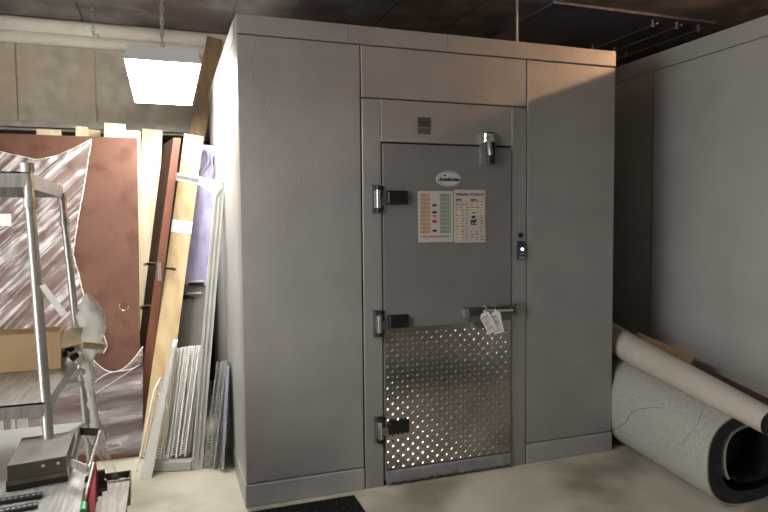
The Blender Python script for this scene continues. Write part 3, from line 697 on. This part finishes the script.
# ================================================= chrome shelving unit
def depthpt(px, py, d): return CAM+Fw*d+R2*((px-384)/FPX*d)+U2*((256-py)/FPX*d)
SH = thing('shelving_unit', 'chrome-post steel shelving unit standing at the left edge', 'shelf', (-1.1, -1.0, 0))
p1t, p1m = depthpt(27, 165, 1.60), depthpt(46, 405, 1.60)
p2t, p2m = depthpt(62, 195, 2.22), depthpt(78, 345, 2.22)
def post(pt, pm, rad):
    d = (pm-pt)/(pm.z-pt.z); ft = pt+d*(0.0-pt.z); ft = V((pt.x+.35*(ft.x-pt.x), pt.y+.35*(ft.y-pt.y), 0))
    # straight post from foot through the shelves
    ft = pt+d*(0-pt.z)
    b = MB(); b.tube([ft, pt], rad, 14)
    for i in range(1, 14):
        q = ft.lerp(pt, i/14)
        b.tube([q-V((0,0,.0015)), q+V((0,0,.0015))], rad*1.06, 14)
    o = b.build('post', M['steel'], SH)
    return ft, d
f1, d1 = post(p1t, p1m, .0125); f2, d2 = post(p2t, p2m, .0125)
for pt, d in ((p1t, d1), (p2t, d2)):
    for dz_, lab in ((.0, 'post_cap'), (.09, 'collar'), (-.0, None)):
        if not lab: continue
        q = pt-d*dz_; MB().tube([q-d*.02, q+d*.004], .0165, 14).build(lab, M['steel_dull'], SH)
LX = V((-1.25, 0, 0))
for pt, pm in ((p1t, p1m), (p2t, p2m)):
    d = (pm-pt)/(pm.z-pt.z); a = pt+LX; MB().tube([a-d*a.z, a], .0125, 12).build('post', M['steel'], SH)
def shelf(zf, rim, m_top, m_rim, nm):
    a = p1t+d1*(zf-p1t.z); b = p2t+d2*(zf-p2t.z)
    out = V((.014,0,0)); a = a+V((0,-.014,0)); b = b+V((0,.014,0))
    A, B, Cc, Dd = a+LX, a, b, b+LX
    pl = MB().hexa([A+V((0,0,-.004)),B+V((0,0,-.004)),Cc+V((0,0,-.004)),Dd+V((0,0,-.004))], [A,B,Cc,Dd]).build(nm, m_top, SH)
    rm = MB(); h0 = V((0,0,-rim)); t_ = .004
    rm.hexa([A+h0,B+h0,B+h0+V((0,t_,0)),A+h0+V((0,t_,0))], [A,B,B+V((0,t_,0)),A+V((0,t_,0))])
    rm.hexa([Dd+h0,Cc+h0,Cc+h0+V((0,t_,0)),Dd+h0+V((0,t_,0))], [Dd,Cc,Cc+V((0,t_,0)),Dd+V((0,t_,0))])
    rm.hexa([B+h0,B+h0+V((t_,0,0)),Cc+h0+V((t_,0,0)),Cc+h0], [B,B+V((t_,0,0)),Cc+V((t_,0,0)),Cc])
    rm.build('shelf_rim', m_rim, pl)
    return A, B, Cc, Dd
zt1 = depthpt(30, 172, 1.60).z
shelf(zt1, .040, M['steel_dull'], M['steel_dull'], 'top_shelf')
zm = depthpt(44, 401, 1.60).z
mA, mB, mC, mD = shelf(zm, .036, M['steel_dull'], M['steel_dull'], 'middle_shelf')
zlw = .70
shelf(zlw, .035, M['whitemetal'], M['whitemetal'], 'lower_shelf')

# kraft box on the middle shelf
bxp = MB(); by0, by1 = mB.y+.40, mB.y+.52; bx0_, bx1_ = mA.x+.1, atx(60, by0, zm+.1)
BX = thing('cardboard_box', 'open kraft cardboard tray lying on the middle shelf', 'box', ((bx0_+bx1_)/2, by0, zm))
hb = at(40, 333, y=by0).z-zm
k = MB(); k.box(bx0_, bx1_, by0, by0+.005, zm+.001, zm+hb); k.box(bx0_, bx1_, by1-.005, by1, zm+.001, zm+hb); k.box(bx0_, bx1_, by0+.005, by1-.005, zm+.001, zm+.006); k.box(bx1_-.005, bx1_, by0+.005, by1-.005, zm+.006, zm+hb)
k.build('tray', M['card'], BX)
k = MB(); q0 = V((bx1_, by0, zm+hb)); 
k.hexa([q0+V((0,0,-.055)), q0+V((.055,.03,-.05)), q0+V((.055,.03,-.046)), q0+V((0,0,-.051))], [q0+V((0,.10,-.012)), q0+V((.05,.13,-.014)), q0+V((.05,.13,-.010)), q0+V((0,.10,-.008))])
k.build('flap', M['cardedge'], BX)
# pale foam block on the shelf corner
q0, q1 = depthpt(72, 344, 2.02), depthpt(94, 346, 2.10)
tag(MB().beam(q0, q1, .022, (0,0,1), .10).build('foam_block', M['cardedge'], bevel=.004), 'pale tan foam block resting by the back post of the middle shelf', 'block')
# black knobs
q0 = depthpt(71, 356, 2.0); KN = thing('knob_cluster', 'cluster of small black and white knobs at the shelf corner under the foam block', 'hardware', (q0.x, q0.y, q0.z-.03))
random.seed(11)
for i in range(5):
    a = q0+V((random.uniform(-.022,.022), random.uniform(-.02,.02), random.uniform(-.012,.02)))
    MB().tube([a-V((.006,.008,0)), a+V((.006,.008,.004))], [.011,.009], 10).build('knob', M['black'] if i != 1 else M['foam'], KN)

# white plastic wrapped on the back post
WP = MB()
def wrap(pts, rad, amp, seed, n=14, m_=26):
    P_ = [V(p) for p in pts]; out = []
    for i in range(m_+1):
        s_ = i/m_*(len(P_)-1); j = min(int(s_), len(P_)-2); c_ = P_[j].lerp(P_[j+1], s_-j); rr = rad[j]+(rad[j+1]-rad[j])*(s_-j)
        row = []
        for k in range(n):
            a = PI+PI*k/(n-1)*1.0; dv = V((math.cos(a), math.sin(a)*.7, 0)); w_ = 1+amp*noise.noise(V((k*.9+seed, i*.5, seed)))
            row.append(c_+dv*rr*w_+V((0,0,amp*.02*noise.noise(V((k*1.3,i*.7,seed+5))))))
        out.append(row)
    vs = [p for r_ in out for p in r_]
    fs = [(i*n+k, i*n+k+1, (i+1)*n+k+1, (i+1)*n+k) for i in range(m_) for k in range(n-1)]
    WP.add(vs, fs, True)
D2 = 2.17
wrap([depthpt(87,294,D2), depthpt(89,303,D2), depthpt(91,313,D2), depthpt(93,330,D2), depthpt(91,348,D2), depthpt(87,362,D2)], [.004,.026,.044,.038,.026,.016], .35, 2)
wrap([depthpt(84,352,D2), depthpt(89,375,D2), depthpt(90,390,D2), depthpt(95,420,D2), depthpt(99,436,D2), depthpt(99,446,D2)], [.018,.018,.012,.013,.026,.010], .7, 9)
M['bagwhite'] = noisy('thin_white_plastic', (.88,.88,.84), (.95,.95,.92), 20, .35, bump=.5, bscale=40); translucent(M['bagwhite'], .6)
tag(WP.build('white_plastic_bag', M['bagwhite'], solid=.0015), 'crumpled white plastic wrapped around the back shelf post', 'plastic bag')
k = MB(); k.grid(lambda u, v_: depthpt(90+28*v_+(u-.5)*(26-20*v_), 432+46*v_, 2.0-.0*v_)+V((0,.03*math.sin(u*9+v_*4),0)), 16, 16)
tag(k.build('clear_bag', M['bag']), 'clear plastic bag hanging below the white plastic at the back post', 'plastic bag')
k = MB(); 
for a in ((75,362,68,380),(82,384,58,394),(84,372,70,378)): k.tube([depthpt(a[0],a[1],2.1), depthpt((a[0]+a[2])/2,(a[1]+a[3])/2-3,2.1), depthpt(a[2],a[3],2.08)], [.010,.012,.006], 8)
tag(k.build('plastic_wrap_strands', M['foam']), 'twisted strands of white plastic trailing behind the middle shelf corner', 'plastic')
# hanging paper slip
q = [depthpt(39,286,1.57), depthpt(45,284,1.57), depthpt(67,313,1.60), depthpt(61,317,1.60)]
k = MB().add([a for a in q]+[a+V((0,.0015,0)) for a in q], [(0,1,2,3),(7,6,5,4),(0,4,5,1),(1,5,6,2),(2,6,7,3),(3,7,4,0)])
tag(k.build('paper_slip', M['slip']), 'long white paper slip hanging from the front shelf post', 'paper')
# white rods under the middle shelf
for i, (a, w_) in enumerate(((2,.02),(15,.012),(25,.035))):
    b_ = depthpt(a, 470, 2.45); t_ = depthpt(a-4, 385, 2.5)
    tag(MB().beam(V((b_.x,b_.y,0)), V((t_.x,t_.y,t_.z)), w_, (1,0,0), .02).build('white_stick', M['whitemetal']), ('white slat standing behind the shelf at the very left edge','thin white slat in the middle behind the shelving','widest white slat behind the shelving, nearest the front post')[i], 'slat', 'white slats behind the shelving')

# ================================================= steel table, front left
TZ = .80
TB = thing('steel_table', 'stainless steel work table in the bottom left corner', 'table', (-.8,-1.6,0))
tA, tB_, tC, tD = at(-60,500,z=TZ), at(-40,640,z=TZ), at(62,640,z=TZ), at(84,470,z=TZ)
tA = V((tA.x, tD.y, TZ))
tt = MB().hexa([p-V((0,0,.03)) for p in (tB_,tC,tD,tA)], [tB_,tC,tD,tA]).build('tabletop', M['steel_dull'], TB, bevel=.004)
for p in (tA, tB_, tC, tD):
    cxy = (tA+tB_+tC+tD)/4; q = p.lerp(cxy, .08); MB().tube([(q.x,q.y,0),(q.x,q.y,TZ-.03)], .02, 12).build('leg', M['steel'], TB)
# scale-like metal box
bxA, bxB, bxC, bxD = at(3,487,z=TZ), at(72,468,z=TZ), at(84,440,z=TZ), at(20,455,z=TZ)
M['lid'] = noisy('worn_grey_lid', (.15,.138,.122), (.22,.20,.18), 14, .45, .3)
MBX = thing('metal_box', 'flat steel box with an olive side and two screws on the steel table', 'box', bxA)
zt0, zt1 = TZ+.012, TZ+.060
A_ = at(7,466,z=zt1); B_ = at(66,456,z=zt1); C_ = at(75,431,z=zt1); D_ = at(22,438,z=zt1)
bot = [V((p.x,p.y,zt0)) for p in (A_,B_,C_,D_)]
MB().hexa([p+V((0,0,.012)) for p in bot], [V((p.x,p.y,zt1-.002)) for p in (A_,B_,C_,D_)]).build('body', M['olive'], MBX)
MB().hexa([V((p.x,p.y,zt1-.002)) for p in (A_,B_,C_,D_)], [A_,B_,C_,D_]).build('lid', M['lid'], MBX)
ce = (A_+B_+C_+D_)/4
ft = [ce+(V((p.x,p.y,0))-V((ce.x,ce.y,0)))*1.05-V((0,0,ce.z)) for p in (A_,B_,C_,D_)]
MB().hexa([V((p.x,p.y,TZ+.002)) for p in ft], [V((p.x,p.y,TZ+.014)) for p in ft]).build('foot', M['black'], MBX)
MB().hexa([V((p.x,p.y,TZ+.014)) for p in ft], [V((p.x,p.y,TZ+.024)) for p in ft]).build('flange', M['olive'], MBX)
nrm = (B_-A_).cross(V((0,0,1))).normalized()
for t in (.60, .86):
    q = A_.lerp(B_, t)+V((0,0,-.012)); MB().tube([q, q+nrm*.006], [.005,.004], 10).build('screw', M['chrome'], MBX)
# slotted strips on the table
for i, (a, b) in enumerate((((-30,506),(42,494.5)),((-30,518),(38,504.5)))):
    q0, q1 = at(*a,z=TZ+.005), at(*b,z=TZ+.005)
    r = thing('slotted_strip', ('black slotted strip on the steel table, the one nearer the metal box','black slotted strip on the steel table, the one nearest the viewer')[i], 'strip', q0, 'black slotted strips')
    MB().beam(q0, q1, .022, (0,1,0), .005).build('strip', M['black'], r)
    k = MB()
    for j in range(12):
        q = q0.lerp(q1, (j+.5)/12); k.tube([q, q+V((0,0,.0032))], .004, 8)
    k.build('studs', M['steel'], r)
# steel angle bracket right of the box
BR = thing('steel_bracket', 'upright-edged stainless bracket frame beside the metal box', 'bracket', at(80,500,z=TZ))
z2 = TZ+.055
def ribbon(a, b, wdt, m, nm, par, up=.028):
    MB().beam(a, b, wdt, (0,0,1), .004).build(nm, m, par)
e1, e2, e3, e4 = at(80,431,z=z2), at(99,432,z=z2), at(88,470,z=z2), at(72,463,z=z2)
ribbon(e1, e2, .02, M['olive'], 'rail', BR); ribbon(e1, e4, .03, M['olive'], 'rail', BR)
MB().tube([e2, e3], .005, 8).build('rail', M['chrome'], BR)
k = MB().hexa([at(70,478,z=TZ+.004), at(56,530,z=TZ+.004), at(76,530,z=TZ+.004), at(86,474,z=TZ+.004)], [at(70,478,z=TZ+.02), at(56,530,z=TZ+.02), at(76,530,z=TZ+.02), at(86,474,z=TZ+.02)]); k.build('plate', M['steel_dull'], BR)
ribbon(e4, e3, .02, M['steel_dull'], 'rail', BR)
k = MB().tube([at(83,512,z=TZ+.03), at(84,504,z=TZ+.03)], .007, 8); M['greenglass'] = mat('green_indicator', (.05,.30,.12), .3); k.build('green_cap', M['greenglass'], BR)
# red plate with black knob
RP = thing('red_plate', 'narrow dark red plate with black knobs at the corner of the steel table', 'plate', at(90,510,z=TZ))
a0, a1, a2, a3 = at(84,505,z=TZ+.0), at(96,468,z=z2), at(92,500,z=TZ), at(88,540,z=TZ)
q = [depthpt(94,462,1.42), depthpt(97,480,1.42), depthpt(93,512,1.36), depthpt(90,535,1.33), depthpt(84,535,1.33), depthpt(85,500,1.38)]
k = MB(); k.add([p for p in q]+[p+V((.004,0,0)) for p in q], [tuple(range(6)), tuple(range(11,5,-1))]+[(i,(i+1)%6,6+(i+1)%6,6+i) for i in range(6)]); k.build('plate_body', M['red'], RP)
MB().tube([depthpt(94,462,1.415), depthpt(85,500,1.375)], .003, 6).build('edge', M['paper'], RP)
for a, b, rr in ((98,478,.014),(101,486,.016),(96,492,.014),(99,474,.010)):
    q0 = depthpt(a,b,1.43); MB().tube([q0-V((.012,0,0)), q0+V((.012,.004,0))], [rr,rr*.85], 12).build('knob', M['black'], RP)
# stainless pan on a low cart behind the table
PC = thing('steel_cart', 'low stainless cart with a sunken tray right of the steel table', 'cart', (-.7,-.75,0))
pz = .42
c1, c2, c3, c4 = at(85,472,z=pz), at(131,470,z=pz), at(131,560,z=pz), at(85,570,z=pz)
yy1 = c2.y; c1 = V((c1.x-.02, yy1, pz)); c4 = V((c1.x, yy1-.62, pz)); c3 = V((c2.x, yy1-.62, pz))
zin = pz-.05
MB().hexa([p+V((0,0,-.02)) for p in (c4,c3,V((c3.x,yy1-.10,pz)),V((c4.x,yy1-.10,pz)))], [c4,c3,V((c3.x,yy1-.10,pz)),V((c4.x,yy1-.10,pz))]).build('top', M['steel_dull'], PC)
k = MB(); k.box(c1.x,c2.x,yy1-.004,yy1,pz-.10,pz); k.box(c1.x,c2.x,yy1-.10,yy1,pz-.10,pz-.096); k.box(c2.x-.004,c2.x,yy1-.10,yy1,pz-.10,pz); k.box(c1.x,c2.x,yy1-.104,yy1-.10,pz-.1,pz); k.build('trough', M['olive'], PC)
MB().tube([(c1.x,yy1-.10,pz+.002),(c2.x,yy1-.10,pz+.002)], .006, 8).build('front_bead', M['chrome'], PC)
for sx_ in (c1.x+.03, c2.x-.03):
    for sy_ in (yy1-.03, yy1-.59): MB().tube([(sx_,sy_,0),(sx_,sy_,pz-.02)], .014, 10).build('leg', M['steel'], PC)

# ================================================================= world
wd = bpy.data.worlds.new('world'); S.world = wd; wd.use_nodes = True
wd.node_tree.nodes['Background'].inputs[0].default_value = (.5,.5,.52,1); wd.node_tree.nodes['Background'].inputs[1].default_value = .02
S.view_settings.view_transform = 'Standard'; S.view_settings.look = 'None'; S.view_settings.gamma = 1
S.view_settings.use_curve_mapping = False; S.view_settings.exposure = 0
